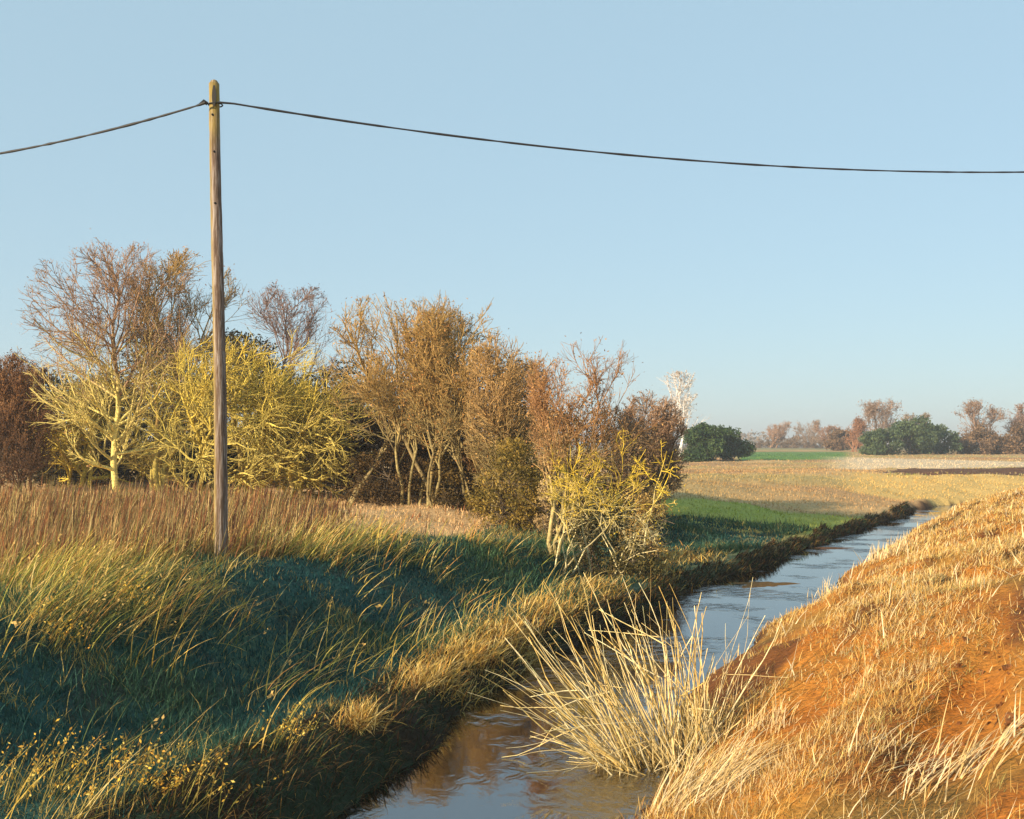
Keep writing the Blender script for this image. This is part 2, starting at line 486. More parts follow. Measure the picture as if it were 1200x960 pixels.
def tree(name, px, d, top_py, spread_px, label, group, low, high, trunks=1, r0=.12, lo=.18, crown_c=.62,
         n1=16, n2=8, n3=7, n4=4, rf=.6, up=.10, ang1=.85, leaf=0, leafcol=None, leafsize=.06, hue=(.25, .65), cat='tree',
         twig=.010, lean_px=0, bias=(0, 0, 0), env_py=None, wig=.12, splay=.25, trunk_top=.9, leafjit=.12, base_z=None,
         stem_px=None, ratio1=.5):
    """one tree or shrub; px its foot, top_py its top, spread_px how wide the crown is"""
    x, y = wx(px, d), d
    z0 = float(height(np.array([x]), np.array([y]))[0]) if base_z is None else base_z
    H = wz(top_py, d) - z0
    hw = spread_px / 1290 * d / 2
    cx = x + lean_px / 1290 * d
    bot = lo * H
    ec = np.array([cx, y, z0 + (H + bot) / 2]); er = np.array([hw, hw * .8, (H - bot) / 2])
    def env(p):
        q = (p - ec) / er
        wob = 1 + .30 * (vnoise(p[..., 0] * 1.7 + p[..., 1], p[..., 2] * 1.7, 1.2, 21) - .5)
        return (np.abs(q) ** 2.8).sum(-1) * wob
    T = []; Rr = []; Ls = []
    for k in range(trunks):
        a = rng.uniform(0, 2 * np.pi); sp = splay * (0 if trunks == 1 else 1)
        b = np.array([x + (rng.uniform(-1, 1) * (stem_px or 6) / 1290 * d if trunks > 1 else 0), y + rng.uniform(-.3, .3) * (trunks > 1), z0 - .1])
        hh = H * trunk_top * rng.uniform(.75, 1) if trunks > 1 else H * trunk_top
        top = np.array([cx + math.cos(a) * hw * sp, y + math.sin(a) * hw * sp * .7, z0 + hh])
        T.append(bezier_trunk(b, top, 9, .012 * H)); rr = r0 * (1 if k == 0 else rng.uniform(.5, .85))
        Rr.append(rr * np.linspace(1, .22, 9)); Ls.append(hh)
    P0, R0, L0 = np.stack(T), np.stack(Rr), np.array(Ls)
    P1, R1, L1 = grow(P0, R0, L0, n1, lo * .9, .97, ang1, ratio1, up, wig, 7, rf, twig * 2, env, bias=bias)
    P2, R2, L2 = grow(P1, R1, L1, n2, .15, 1, .65, .55, up * .8, wig, 6, rf, twig * 1.5, env, bias=tuple(np.array(bias) * .7))
    P3, R3, L3 = grow(P2, R2, L2, n3, .15, 1, .6, .55, up * .6, wig, 4, rf, twig, env)
    lv = [(P3, R3)]
    if n4:
        P4, R4, L4 = grow(P3, R3, L3, n4, .2, 1, .55, .6, up * .5, wig, 3, .7, twig * .8, env)
        lv.append((P4, R4))
    def colr(P, vmul=1.0):
        f = sstep(hue[0], hue[1], (P[..., 2] - z0) / H + .10 * rng.normal(size=P.shape[:1])[:, None])
        g = rng.uniform(.7, 1.25, P.shape[:1])[:, None, None]
        dull = np.repeat((rng.random(P.shape[:1]) ** 4 * .75)[:, None], P.shape[1], 1)      # bare bark between the lichen
        c = mix(low, high, f)
        return mix(c, c * .25 + np.array((.13, .095, .055)), dull) * g * vmul
    root = empty(name, (x, y, z0), label, cat, group)
    m = MB(); tubes(m, P0, R0, 8, colr(P0)); tubes(m, P1, R1, 5, colr(P1)); m.build('trunk', M_bark, root)
    m = MB(); tubes(m, P2, R2, 4, colr(P2))
    for P, R in lv: tubes(m, P, R, 3, colr(P))
    m.build('crown', M_bark, root)
    if leaf:
        src = lv[-1][0].reshape(-1, 3)
        src = src[rng.integers(0, len(src), leaf)]
        lc = leafcol
        m = MB(); leaves(m, src, leafsize, (lambda p: mix(lc[0], lc[1], np.clip(vnoise(p[:, 0] + p[:, 1], p[:, 2], .6, 33) * 1.6 - .3, 0, 1))), jit=leafjit)
        m.build('leaves', M_leaf, root)
    return root

def dense_bush(name, px, d, top_py, bot_py, spread_px, label, group, c0, c1, n=14000, size=.09, cat='bush', stems=9, flat=.7, seedn=41, depth=None, stemcol=(.12, .09, .06)):
    """leafy bush: stems, and leaves in uneven clumps through its volume"""
    x, y = wx(px, d), d
    z0 = float(height(np.array([x]), np.array([y]))[0])
    H = max(wz(top_py, d) - z0, .3); hw = spread_px / 1290 * d / 2; dp = depth or hw * .8
    k = max(14, int(26 * hw / max(H, .1) * .8)); k = min(int(k * 1.6), 90)
    a = rng.uniform(0, 2 * np.pi, k); rr = np.sqrt(rng.uniform(0, 1, k))
    hx = np.cos(a) * rr; hy = np.sin(a) * rr
    zc = rng.uniform(.05, .98, k) ** .85 * np.sqrt(np.maximum(1 - rr ** 3.5, .12))
    cl = np.stack([x + hx * hw * .85, y + hy * dp * .85, z0 + zc * H], -1)
    cr = rng.uniform(.16, .34, k) * min(H, 2 * hw)
    root = empty(name, (x, y, z0), label, cat, group)
    m = MB()
    ns = stems
    b = np.stack([x + rng.uniform(-.5, .5, ns) * hw, y + rng.uniform(-.4, .4, ns) * dp, np.full(ns, z0 - .1)], -1)
    tgt = cl[rng.integers(0, k, ns)]
    t = np.linspace(0, 1, 5)[None, :, None]
    P = b[:, None] * (1 - t) + tgt[:, None] * t + rng.normal(size=(ns, 5, 3)) * .04 * H * (t > 0)
    R = np.linspace(1, .3, 5)[None] * .018 * H * rng.uniform(.6, 1.2, (ns, 1))
    tubes(m, P, R, 5, np.array(stemcol))
    P2, R2, L2 = grow(P, R, np.full(ns, H), 10, .2, 1, .8, .35, .05, .15, 4, .6, .004 * H)
    tubes(m, P2, R2, 3, np.array(stemcol) * 1.3)
    m.build('stems', M_bark, root)
    ci = rng.integers(0, k, n)
    dirs = unit(rng.normal(size=(n, 3)))
    rad = cr[ci] * rng.uniform(.3, 1.0, n) ** .6
    p = cl[ci] + dirs * rad[:, None] * np.array([1, 1, flat])
    p = p[p[:, 2] > z0 + .02]
    ck = rng.random(k)
    m = MB()
    leaves(m, p, size, lambda q: mix(c0, c1, np.clip(vnoise(q[:, 0] * 1.3 + q[:, 1], q[:, 2] * 1.3, max(H * .09, .2), seedn) * 1.8 - .4, 0, 1)), jit=size * .5)
    m.build('foliage', M_leaf, root)
    return root
# ------------------------------------------------------------------ hedgerow trees
YEL = np.array((.66, .50, .08)); YG = np.array((.46, .37, .09)); MAUVE = np.array((.36, .22, .13)); RUS = np.array((.44, .28, .09))
G1 = 'bare trees of the hedgerow'
tree('bare_tree', 137, 45.5, 286, 225, 'tall pale-trunked bare tree left of the pole, yellow below and mauve brown above', G1, np.array((.74, .62, .20)), MAUVE,
     r0=.145, lo=.10, n1=40, n2=8, n3=7, n4=2, ang1=1.0, twig=.011, hue=(.36, .60), ratio1=.62, leaf=1500, leafcol=((.30, .14, .08), (.42, .24, .10)), leafsize=.05, up=.07)
tree('bare_tree', 207, 46.5, 297, 165, 'bare multi-stemmed tree just left of the pole, lichen green stems and rust coloured twigs', G1, YG, RUS * .9,
     trunks=5, r0=.13, lo=.10, n1=11, n2=7, n3=6, n4=2, twig=.012, ang1=.85, hue=(.40, .62), lean_px=16, splay=.6, stem_px=28, ratio1=.5, leaf=1500, leafcol=((.34, .15, .07), (.45, .25, .10)), leafsize=.05)
tree('low_tree', 98, 49, 420, 135, 'low spreading yellow green tree left of the pale trunk, its boughs drooping to the left', G1, YEL, YG,
     trunks=4, r0=.13, rf=.78, lo=.05, n1=14, n2=7, n3=6, n4=0, twig=.011, ang1=1.0, hue=(.5, 1.1), splay=.8, trunk_top=.7, bias=(-.25, 0, 0), up=-.01, stem_px=25, ratio1=.65, lean_px=-6)
tree('low_tree', 178, 48.5, 425, 120, 'low tangled lichen green tree between the pale trunk and the pole', G1, YG, YEL * .9,
     trunks=6, r0=.11, rf=.78, lo=.05, n1=8, n2=6, n3=5, n4=0, twig=.011, ang1=.9, hue=(.4, .9), splay=.8, trunk_top=.75, up=.02, wig=.25, stem_px=35, ratio1=.5)
tree('bare_tree', 335, 62, 334, 150, 'small greyish mauve bare tree showing behind the yellow arching tree by the pole', G1, MAUVE * .8, np.array((.26, .17, .14)),
     r0=.13, lo=.2, n1=26, n2=7, n3=7, n4=2, leaf=1500, ratio1=.6, leafcol=((.22, .12, .10), (.32, .2, .15)), leafsize=.06, twig=.013)
tree('arching_tree', 268, 40, 388, 350, 'low yellow green tree right of the pole with branches arching out to the right', G1, YG * 1.05, YEL * .95,
     trunks=6, r0=.16, rf=.78, lo=.02, n1=15, n2=8, n3=6, n4=0, ang1=.9, hue=(.3, .8), lean_px=62, splay=.8, trunk_top=.72, bias=(.38, 0, -.05), up=.0, wig=.2, ratio1=.85, twig=.011, stem_px=40)
tree('arching_tree', 372, 39, 410, 160, 'smaller yellow green tree at the right end of the arching branches', G1, YG * 1.05, YEL * .9,
     trunks=4, r0=.11, rf=.78, lo=.02, n1=13, n2=7, n3=6, n4=0, twig=.011, ang1=.9, hue=(.2, .9), lean_px=8, splay=.8, trunk_top=.75, bias=(.3, 0, -.05), up=.0, wig=.2, ratio1=.7, stem_px=30)
tree('bare_tree', 458, 37, 345, 200, 'broad russet bare tree right of the yellow arching tree, left of two with pale stems', G1, np.array((.30, .24, .10)), RUS,
     trunks=6, r0=.085, lo=.26, n1=12, n2=7, n3=6, n4=2, ang1=.65, lean_px=15, splay=.85, stem_px=60, ratio1=.55, leaf=2500, leafcol=((.40, .18, .05), (.52, .30, .10)), leafsize=.04)
tree('bare_tree', 548, 36, 355, 190, 'russet bare tree in the middle of the hedgerow, between the broad and the leaning ones', G1, np.array((.30, .24, .10)), RUS * .95,
     trunks=6, r0=.085, lo=.26, n1=12, n2=7, n3=6, n4=2, ang1=.65, lean_px=10, splay=.85, stem_px=50, ratio1=.55, leaf=2500, leafcol=((.38, .17, .05), (.50, .27, .09)), leafsize=.04)
tree('leaning_tree', 645, 26, 398, 165, 'slender reddish bare tree leaning to the right at the near end of the hedgerow', G1, np.array((.40, .32, .13)), np.array((.40, .21, .09)),
     trunks=4, r0=.06, lo=.33, n1=12, n2=7, n3=6, n4=2, ang1=.65, lean_px=52, splay=.7, stem_px=14, ratio1=.5, leaf=1800, leafcol=((.36, .17, .06), (.50, .28, .10)), leafsize=.03, twig=.006)
tree('bare_tree', 612, 33, 385, 150, 'golden brown bare tree filling the gap between the middle russet and the leaning tree', G1, np.array((.30, .24, .10)), np.array((.42, .26, .10)),
     trunks=6, r0=.07, lo=.12, n1=12, n2=7, n3=6, n4=2, ang1=.7, lean_px=4, splay=.85, stem_px=40, ratio1=.5, leaf=2500, leafcol=((.38, .20, .06), (.52, .32, .11)), leafsize=.035)
tree('yellow_shrub', 695, 24.5, 500, 145, 'loose bright yellow twiggy shrub on thin pale stems at the right end of the hedgerow', 'shrubs of the hedgerow', np.array((.60, .52, .28)), np.array((.66, .47, .05)),
     trunks=13, r0=.028, rf=.7, lo=.15, n1=6, n2=6, n3=5, n4=0, ang1=.9, lean_px=20, splay=1.1, stem_px=60, leaf=900, leafcol=((.50, .34, .03), (.62, .48, .06)), leafsize=.028, cat='shrub', twig=.0055, up=-.05, bias=(.2, 0, -.05), ratio1=.6, wig=.2)
tree('bare_shrub', 758, 40, 458, 95, 'mauve brown shrub behind the right end of the hedgerow', 'shrubs of the hedgerow', np.array((.30, .19, .11)), np.array((.42, .27, .17)),
     trunks=7, r0=.05, lo=.08, n1=14, n2=8, n3=6, n4=3, ang1=.7, splay=.8, stem_px=15, leaf=2500, leafcol=((.30, .17, .10), (.44, .28, .17)), leafsize=.04, cat='shrub')
tree('bare_shrub', 14, 46, 415, 110, 'dense rusty brown shrub cut by the left edge of the view', 'shrubs of the hedgerow', np.array((.13, .07, .035)), np.array((.28, .14, .06)),
     trunks=9, r0=.06, lo=.03, n1=14, n2=8, n3=7, n4=3, ang1=.7, splay=.8, stem_px=45, leaf=14000, leafcol=((.09, .045, .025), (.30, .15, .06)), leafsize=.045, cat='shrub')

GB = 'dense hedge bushes under the bare trees'
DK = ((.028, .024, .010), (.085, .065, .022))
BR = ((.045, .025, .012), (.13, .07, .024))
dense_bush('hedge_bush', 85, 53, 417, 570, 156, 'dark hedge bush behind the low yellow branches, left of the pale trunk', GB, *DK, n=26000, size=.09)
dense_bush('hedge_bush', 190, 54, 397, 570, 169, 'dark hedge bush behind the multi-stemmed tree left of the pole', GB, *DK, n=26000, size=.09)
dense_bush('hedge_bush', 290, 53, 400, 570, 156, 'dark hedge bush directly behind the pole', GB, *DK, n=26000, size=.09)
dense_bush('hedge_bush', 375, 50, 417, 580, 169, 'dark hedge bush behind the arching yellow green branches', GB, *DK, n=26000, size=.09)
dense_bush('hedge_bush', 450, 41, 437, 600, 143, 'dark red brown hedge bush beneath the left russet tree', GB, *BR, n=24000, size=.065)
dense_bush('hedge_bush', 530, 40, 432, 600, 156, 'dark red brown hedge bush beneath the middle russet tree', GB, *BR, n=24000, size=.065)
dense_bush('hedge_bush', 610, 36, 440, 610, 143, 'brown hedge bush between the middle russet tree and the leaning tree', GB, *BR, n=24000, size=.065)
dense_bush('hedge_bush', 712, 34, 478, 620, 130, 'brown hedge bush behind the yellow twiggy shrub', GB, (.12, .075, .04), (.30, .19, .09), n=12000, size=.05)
dense_bush('bramble_bush', 455, 37.5, 520, 600, 120, 'dark low bramble tangle between the pale stems of the left russet tree', 'low bushes along the hedge foot', (.035, .025, .012), (.15, .09, .03), n=9000, size=.05)
dense_bush('bramble_bush', 535, 36.5, 522, 605, 110, 'dark low bramble tangle at the foot of the middle russet tree', 'low bushes along the hedge foot', (.035, .03, .012), (.17, .11, .03), n=9000, size=.05)
dense_bush('olive_bush', 600, 31, 520, 622, 110, 'olive gold bush in front of the dark hedge, left of the leaning tree', 'low bushes along the hedge foot', (.13, .10, .02), (.36, .24, .05), n=9000, size=.045)
dense_bush('straw_bush', 652, 30, 488, 600, 52, 'pale straw coloured bush behind the leaning stems', 'low bushes along the hedge foot', (.40, .27, .12), (.62, .46, .22), n=5000, size=.035)
dense_bush('bramble_bush', 722, 24.8, 590, 650, 110, 'dark tangled bramble at the feet of the yellow shrub', 'low bushes along the hedge foot', (.03, .03, .012), (.14, .11, .03), n=6000, size=.035)
dense_bush('golden_bush', 757, 28.5, 555, 612, 58, 'feathery golden bush beside the yellow shrub, at the meadow edge', 'low bushes along the hedge foot', (.38, .24, .07), (.62, .42, .14), n=5000, size=.035)

# ------------------------------------------------------------------ far trees
GF = 'trees and bushes on the far fields'
tree('birch_tree', 797, 170, 436, 78, 'slim white-stemmed birch standing behind the dark green round bushes', GF, np.array((.85, .83, .80)), np.array((.74, .70, .66)),
     r0=.26, lo=.2, n1=20, n2=6, n3=5, n4=0, ang1=.55, up=.08, twig=.03, leaf=700, leafcol=((.45, .34, .26), (.55, .43, .34)), leafsize=.16)
GR = ((.025, .06, .02), (.085, .13, .04))
dense_bush('green_bush', 823, 140, 494, 540, 48, 'rounded dark green bush in front of the birch, the left of a pair', GF, *GR, n=9000, size=.20)
dense_bush('green_bush', 856, 145, 501, 540, 44, 'smaller dark green bush, the right of the pair beside the birch', GF, *GR, n=8000, size=.20)
FT = [  # px, d, top, spread, twig colour, words
    (905, 330, 491, 50, (.42, .25, .15), 'faint orange brown tree on the skyline, first right of the green bushes'),
    (945, 350, 493, 46, (.40, .27, .18), 'faint pale brown tree on the skyline, second right of the green bushes'),
    (972, 300, 498, 40, (.38, .22, .14), 'low pale brown tree on the skyline left of the tall mauve tree'),
    (1028, 215, 466, 62, (.36, .25, .19), 'tall rounded mauve brown tree left of the far green thicket'),
    (1000, 240, 490, 34, (.40, .20, .11), 'small reddish tree at the left foot of the tall mauve tree'),
    (1072, 235, 484, 44, (.34, .26, .18), 'sparse brown tree rising out of the far green thicket'),
    (1148, 225, 470, 62, (.34, .22, .15), 'brown bare tree right of the far green thicket'),
    (1196, 230, 468, 60, (.36, .22, .15), 'brown bare tree cut by the right edge of the view'),
]
for px, d, top, sp, c, lab in FT:
    c = np.array(c)
    tree('far_tree', px, d, top, sp, lab, GF, c * .8, c, trunks=3, r0=.22, lo=.10, n1=12, n2=7, n3=5, n4=2, ang1=.65, splay=.6, stem_px=6,
         twig=.03, leaf=2200, leafcol=(c * .7, c * 1.15), leafsize=.17, leafjit=.3)
GT = ((.05, .085, .04), (.12, .16, .07))
BT = ((.13, .08, .045), (.27, .17, .09))
for px, d, top, sp, cc, nm, lab in [
    (1032, 195, 503, 46, GT, 'green_bush', 'leftmost dark green bush of the far thicket'),
    (1068, 200, 486, 52, GT, 'green_bush', 'tallest green bush in the middle of the far thicket'),
    (1100, 205, 497, 50, GT, 'green_bush', 'rightmost green bush of the far thicket'),
    (1150, 210, 497, 70, BT, 'brown_bush', 'brown bush mass beneath the bare tree near the right edge'),
    (1198, 208, 494, 60, BT, 'brown_bush', 'brown bush cut by the right edge of the view'),
    (985, 260, 506, 50, BT, 'brown_bush', 'low brown bush left of the tall mauve tree'),
    (930, 380, 510, 110, BT, 'brown_hedge', 'low brown hedge along the skyline right of the paired green bushes'),
]:
    dense_bush(nm, px, d, top, 535, sp, lab, GF, *cc, n=7000, size=.26)
# off to the far left and behind: a distant wood closing the horizon
mb = MB()
xx = rng.uniform(-900, 1100, 26000); yy = 620 + 90 * vnoise(xx, xx * 0, 90, 51) + rng.uniform(0, 40, 26000)
hh = rng.random(26000) ** 1.2 * (4 + 7 * vnoise(xx, xx * 0, 30, 52))
leaves(mb, np.stack([xx, yy, hh + height(xx, yy)], -1), 1.4, lambda p: mix((.17, .13, .09), (.28, .20, .13), vnoise(p[:, 0], p[:, 1], 25, 53)), jit=.4)
tag(mb.build('far_wood', M_leaf), 'faint brown wood along the horizon', 'wood', kind='stuff')

# ------------------------------------------------------------------ utility pole
def wood_mat():
    m, nt, b, out = new_mat('weathered_pole_wood')
    N, Lk = nt.nodes, nt.links
    tc = N.new('ShaderNodeTexCoord')
    mp = N.new('ShaderNodeMapping'); mp.inputs['Scale'].default_value = (34, 34, 1.6)
    Lk.new(tc.outputs['Object'], mp.inputs['Vector'])
    n = N.new('ShaderNodeTexNoise'); n.inputs['Scale'].default_value = 1; n.inputs['Detail'].default_value = 7; n.inputs['Roughness'].default_value = .65
    Lk.new(mp.outputs[0], n.inputs['Vector'])
    cr = N.new('ShaderNodeValToRGB')
    e = cr.color_ramp.elements; e[0].position = .33; e[0].color = (.055, .035, .022, 1); e[1].position = .7; e[1].color = (.46, .40, .35, 1)
    k = cr.color_ramp.elements.new(.48); k.color = (.13, .078, .048, 1)
    Lk.new(n.outputs['Fac'], cr.inputs[0])
    # green-gold algae on the weather side
    vc = N.new('ShaderNodeVertexColor'); vc.layer_name = 'Col'
    n3 = N.new('ShaderNodeTexNoise'); n3.inputs['Scale'].default_value = 5; n3.inputs['Detail'].default_value = 6
    Lk.new(tc.outputs['Object'], n3.inputs['Vector'])
    mm = N.new('ShaderNodeMath'); mm.operation = 'MULTIPLY'
    r = N.new('ShaderNodeMapRange'); r.inputs['From Min'].default_value = .35; r.inputs['From Max'].default_value = .55; r.inputs['To Min'].default_value = .55
    Lk.new(n3.outputs['Fac'], r.inputs['Value'])
    Lk.new(vc.outputs['Color'], mm.inputs[0]); Lk.new(r.outputs[0], mm.inputs[1])
    mx = N.new('ShaderNodeMix'); mx.data_type = 'RGBA'
    Lk.new(mm.outputs[0], mx.inputs['Factor']); Lk.new(cr.outputs[0], mx.inputs['A']); mx.inputs['B'].default_value = (.34, .25, .04, 1)
    Lk.new(mx.outputs['Result'], b.inputs['Base Color'])
    b.inputs['Roughness'].default_value = .85
    bp = N.new('ShaderNodeBump'); bp.inputs['Strength'].default_value = .7; bp.inputs['Distance'].default_value = .02
    Lk.new(n.outputs['Fac'], bp.inputs['Height']); Lk.new(bp.outputs[0], b.inputs['Normal'])
    return m
def plain_mat(name, col, rough=.6, metal=0):
    m, nt, b, out = new_mat(name)
    N, Lk = nt.nodes, nt.links
    n = N.new('ShaderNodeTexNoise'); n.inputs['Scale'].default_value = 30
    r = N.new('ShaderNodeMapRange'); r.inputs['To Min'].default_value = .7; r.inputs['To Max'].default_value = 1.3
    Lk.new(n.outputs['Fac'], r.inputs['Value'])
    mu = N.new('ShaderNodeMix'); mu.data_type = 'RGBA'; mu.blend_type = 'MULTIPLY'; mu.inputs['Factor'].default_value = 1
    mu.inputs['A'].default_value = (*col, 1); Lk.new(r.outputs[0], mu.inputs['B']); Lk.new(mu.outputs['Result'], b.inputs['Base Color'])
    b.inputs['Roughness'].default_value = rough; b.inputs['Metallic'].default_value = metal
    return m
M_wood = wood_mat(); M_iron = plain_mat('black_iron', (.02, .018, .016), .5, .6); M_cable = plain_mat('cable_rubber', (.022, .02, .02), .6)

PD = 18.4
pb = np.array([wx(260, PD), PD, 0.0]); pb[2] = float(height(pb[0:1], pb[1:2])[0])
ptop = np.array([wx(246.5, PD), PD + .1, wz(96, PD)])
pole = empty('utility_pole', tuple(pb), 'weathered wooden pole standing on the left bank with cable at its top', 'utility pole')
N = 60; k = 14
t = np.linspace(-.04, 1, N)
axis = pb + (ptop - pb) * t[:, None]; axis[:, 0] += .02 * np.sin(t * 5)
rad = .118 - .032 * t
ang = np.arange(k) / k * 2 * np.pi
V = []; Cc = []
for i in range(N):
    rr = rad[i] * (1 + .035 * np.sin(ang * 3 + t[i] * 2) + .02 * rng.normal(size=k))
    V.append(np.stack([axis[i, 0] + np.cos(ang) * rr, axis[i, 1] + np.sin(ang) * rr, np.full(k, axis[i, 2])], -1))
    al = sstep(.45, .95, -np.cos(ang - .1)) * .85
    al = np.maximum(al, sstep(.84, .95, t[i]) * .75)
    Cc.append(np.repeat(al[:, None], 3, 1))
# bevelled roof-like top
for s_, dz in ((.86, .035), (.55, .075), (.02, .095)):
    rr = rad[-1] * s_
    V.append(np.stack([axis[-1, 0] + np.cos(ang) * rr, axis[-1, 1] + np.sin(ang) * rr, np.full(k, axis[-1, 2] - .02 + dz)], -1)); Cc.append(np.full((k, 3), .6))
NN = N + 3
i = np.arange(NN - 1)[:, None] * k; a = np.arange(k)[None]; b = (a + 1) % k
m = MB(); m.add(np.concatenate(V), q=np.stack([i + a, i + b, i + b + k, i + a + k], -1), c=np.concatenate(Cc)); m.build('shaft', M_wood, pole)

def box(mb, c, s, col=(.5, .5, .5)):
    v = np.array([(x, y, z) for x in (-1, 1) for y in (-1, 1) for z in (-1, 1)]) * np.array(s) / 2 + np.array(c)
    mb.add(v, q=[(0, 1, 3, 2), (4, 6, 7, 5), (0, 4, 5, 1), (2, 3, 7, 6), (0, 2, 6, 4), (1, 5, 7, 3)], c=col)
az_ = wz(121, PD)                    # height of the cable fixing
at = pb + (ptop - pb) * ((az_ - pb[2]) / (ptop[2] - pb[2]))
m = MB()
zz = np.linspace(0, 1, 9)            # elongated strap plate, tapered at both ends
ww = .034 * np.sin(np.pi * np.clip(zz * .9 + .05, 0, 1)) ** .6
F_ = []
for w_, z_ in zip(ww, zz):
    for sx, sy in ((-1, -1), (1, -1), (1, 1), (-1, 1)):
        F_.append((at[0] + .005 + sx * w_, at[1] - .112 + sy * .012, at[2] - .06 + z_ * .36))
i = np.arange(8)[:, None] * 4; a = np.arange(4)[None]; b = (a + 1) % 4
m.add(F_, q=np.concatenate([np.stack([i + a, i + b, i + b + 4, i + a + 4], -1).reshape(-1, 4), [(3, 2, 1, 0), (32, 33, 34, 35)]]))
m.build('strap_plate', M_iron, pole, smooth=False)
for px_, py_ in ((248, 137), (250.5, 180), (252, 240)):
    m = MB(); c0 = np.array([wx(px_, PD), PD - .14, wz(py_, PD)])
    P = np.stack([c0 + np.array((0, .05, 0)), c0, c0 + np.array((0, -.012, 0))])[None]
    tubes(m, P, np.array([[.018, .018, .001]]), 8, np.array((.02, .02, .02))); m.build('bolt', M_iron, pole)
# clamp: two wedge grips on the cable either side of the pole and a band round the shaft
m = MB()
P = np.stack([at + np.array((math.cos(q) * .118, math.sin(q) * .118, 0)) for q in np.linspace(0, 2 * np.pi, 21)])[None]
tubes(m, P, np.full((1, 21), .012), 5, np.array((.03, .02, .015)))
m.build('band', M_iron, pole)
m = MB()
tubes(m, np.array([[at + (-.12, -.06, 0), at + (-.17, -.07, .03), at + (-.26, -.06, -.02), at + (-.34, -.05, -.04)]]), np.array([[.03, .045, .022, .01]]), 6, np.array((.03, .02, .02)))
m.build('cable_clamp', M_iron, pole)

def cable(pix, x0d, x1d, label):
    """cable through seen heights, hung in the vertical plane from (x,y) x0d to x1d"""
    (ax, ay), (bx, by) = x0d, x1d
    S = []; Zc = []
    for px, py in pix:
        u = (px - 600) / 1290        # where the sight line crosses the plane
        # ax + s dx = u (ay + s dy)
        s = (u * ay - ax) / ((bx - ax) - u * (by - ay))
        S.append(s); Zc.append(wz(py, ay + s * (by - ay)))
    co = np.polyfit(S, Zc, 2)
    s = np.linspace(0, 1, 120)
    P = np.stack([ax + s * (bx - ax), ay + s * (by - ay), np.polyval(co, s)], -1)
    P[0, 2] = Zc[0]
    r = .019 * (1 + .16 * rng.normal(size=(1, 120)))
    m = MB(); tubes(m, P[None], r, 6, np.array((.02, .02, .02)))
    return tag(m.build('overhead_cable', M_cable, origin=tuple(P[0])), label, 'cable', 'cables on the pole')
cable([(252, 120), (400, 139), (600, 168), (750, 184), (900, 194), (1100, 201), (1200, 202)], (at[0] + .09, PD - .12), (26, 27), 'black overhead cable sagging from the pole to the right edge')
cable([(240, 120), (160, 143), (80, 163), (0, 179)], (at[0] - .12, PD - .10), (-22, 21.5), 'short black overhead cable running from the pole to the left edge')

# ------------------------------------------------------------------ grasses
def pts_on(x, y, dz=-.01):
    return np.stack([x, y, height(x, y) + dz], -1)
def inview(x, y, m=1.06):
    return (np.abs(x) < (.465 * m) * y + .6) & (y > 3.5)
def logu(a, b, n): return np.exp(rng.uniform(math.log(a), math.log(b), n))
def minw(y, w, f=.0009): return np.maximum(w, f * y)
def vary(c, n, s=.25): return np.asarray(c) * rng.uniform(1 - s, 1 + s, (n, 1))
def pick(cs, n, p=None):
    cs = np.array(cs); return cs[rng.choice(len(cs), n, p=p)]
STRAW = (.72, .52, .22); PALE = (.80, .66, .40); GOLD = (.60, .36, .08); OCH = (.48, .23, .05); RED = (.30, .12, .04)

# right bank: matted straw in overlapping combed clumps
K = 15000
cy_ = logu(5.5, 60, K); cx_ = np.interp(cy_, RB[:, 1], RB[:, 0]) + rng.uniform(.05, 12.5, K)
dr = seg_dist(cx_, cy_, RB)
ru = cx_ * .88 - cy_ * .47; rv = cx_ * .47 + cy_ * .88
msk = vnoise(ru, rv * .3, .8, 61) * .6 + vnoise(cx_, cy_, 2.4, 62) * .5 + vnoise(ru, rv * .28, .75, 8) * .35
band = sstep(.8, 2.2, dr) * (1 - .8 * sstep(3.0, 4.2, dr - (cy_ - 12) * .16))
prob = sstep(.50, .95, msk + .5 * band - .10) * (1 - .93 * sstep(1.5, 2.5, dr - (cy_ - 8) * .25) * (1 - sstep(13, 18, cy_)))
ok = inview(cx_, cy_, 1.15) & (side(cx_, cy_) > 0) & (rng.random(K) < .06 + .94 * prob)
cx_, cy_, prob = cx_[ok], cy_[ok], prob[ok]; K = len(cx_)
per = 34; sg = .035 + .012 * cy_
x = np.repeat(cx_, per) + rng.normal(size=K * per) * np.repeat(sg, per); y = np.repeat(cy_, per) + rng.normal(size=K * per) * np.repeat(sg * 1.3, per)
caz = np.repeat(rng.normal(.75, .5, K) + np.where(rng.random(K) < .12, np.pi, 0), per)
ccol = np.repeat(pick([(.72, .47, .15), (.82, .62, .30), (.60, .34, .08), (.46, .22, .05), (.24, .10, .03), (.40, .34, .10)], K, [.28, .22, .22, .12, .11, .05]), per, 0)
drg = seg_dist(x, y, RB); gr = (rng.random(len(x)) < .85 * sstep(4.6, 6.2, drg + 1.2 * (vnoise(x, y, 1.5, 79) - .5)) * sstep(27, 33, y))
ccol[gr] = vary((.16, .22, .06), int(gr.sum()), .4)
ok = side(x, y) > 0; x, y, caz, ccol = x[ok], y[ok], caz[ok], ccol[ok]; n = len(x)
cl = ccol * rng.uniform(.6, 1.3, (n, 1))
flat_ = rng.random(n) < .8
mb = MB(); blades(mb, pts_on(x, y), rng.uniform(.05, .20, n) * np.repeat(np.ones(1), n), minw(y, .005, .0008), caz + rng.normal(size=n) * .45, np.where(flat_, rng.normal(1.15, .22, n), rng.normal(.55, .3, n)), rng.uniform(0, .7, n), cl * .8, 3, tipcol=cl * 1.12)
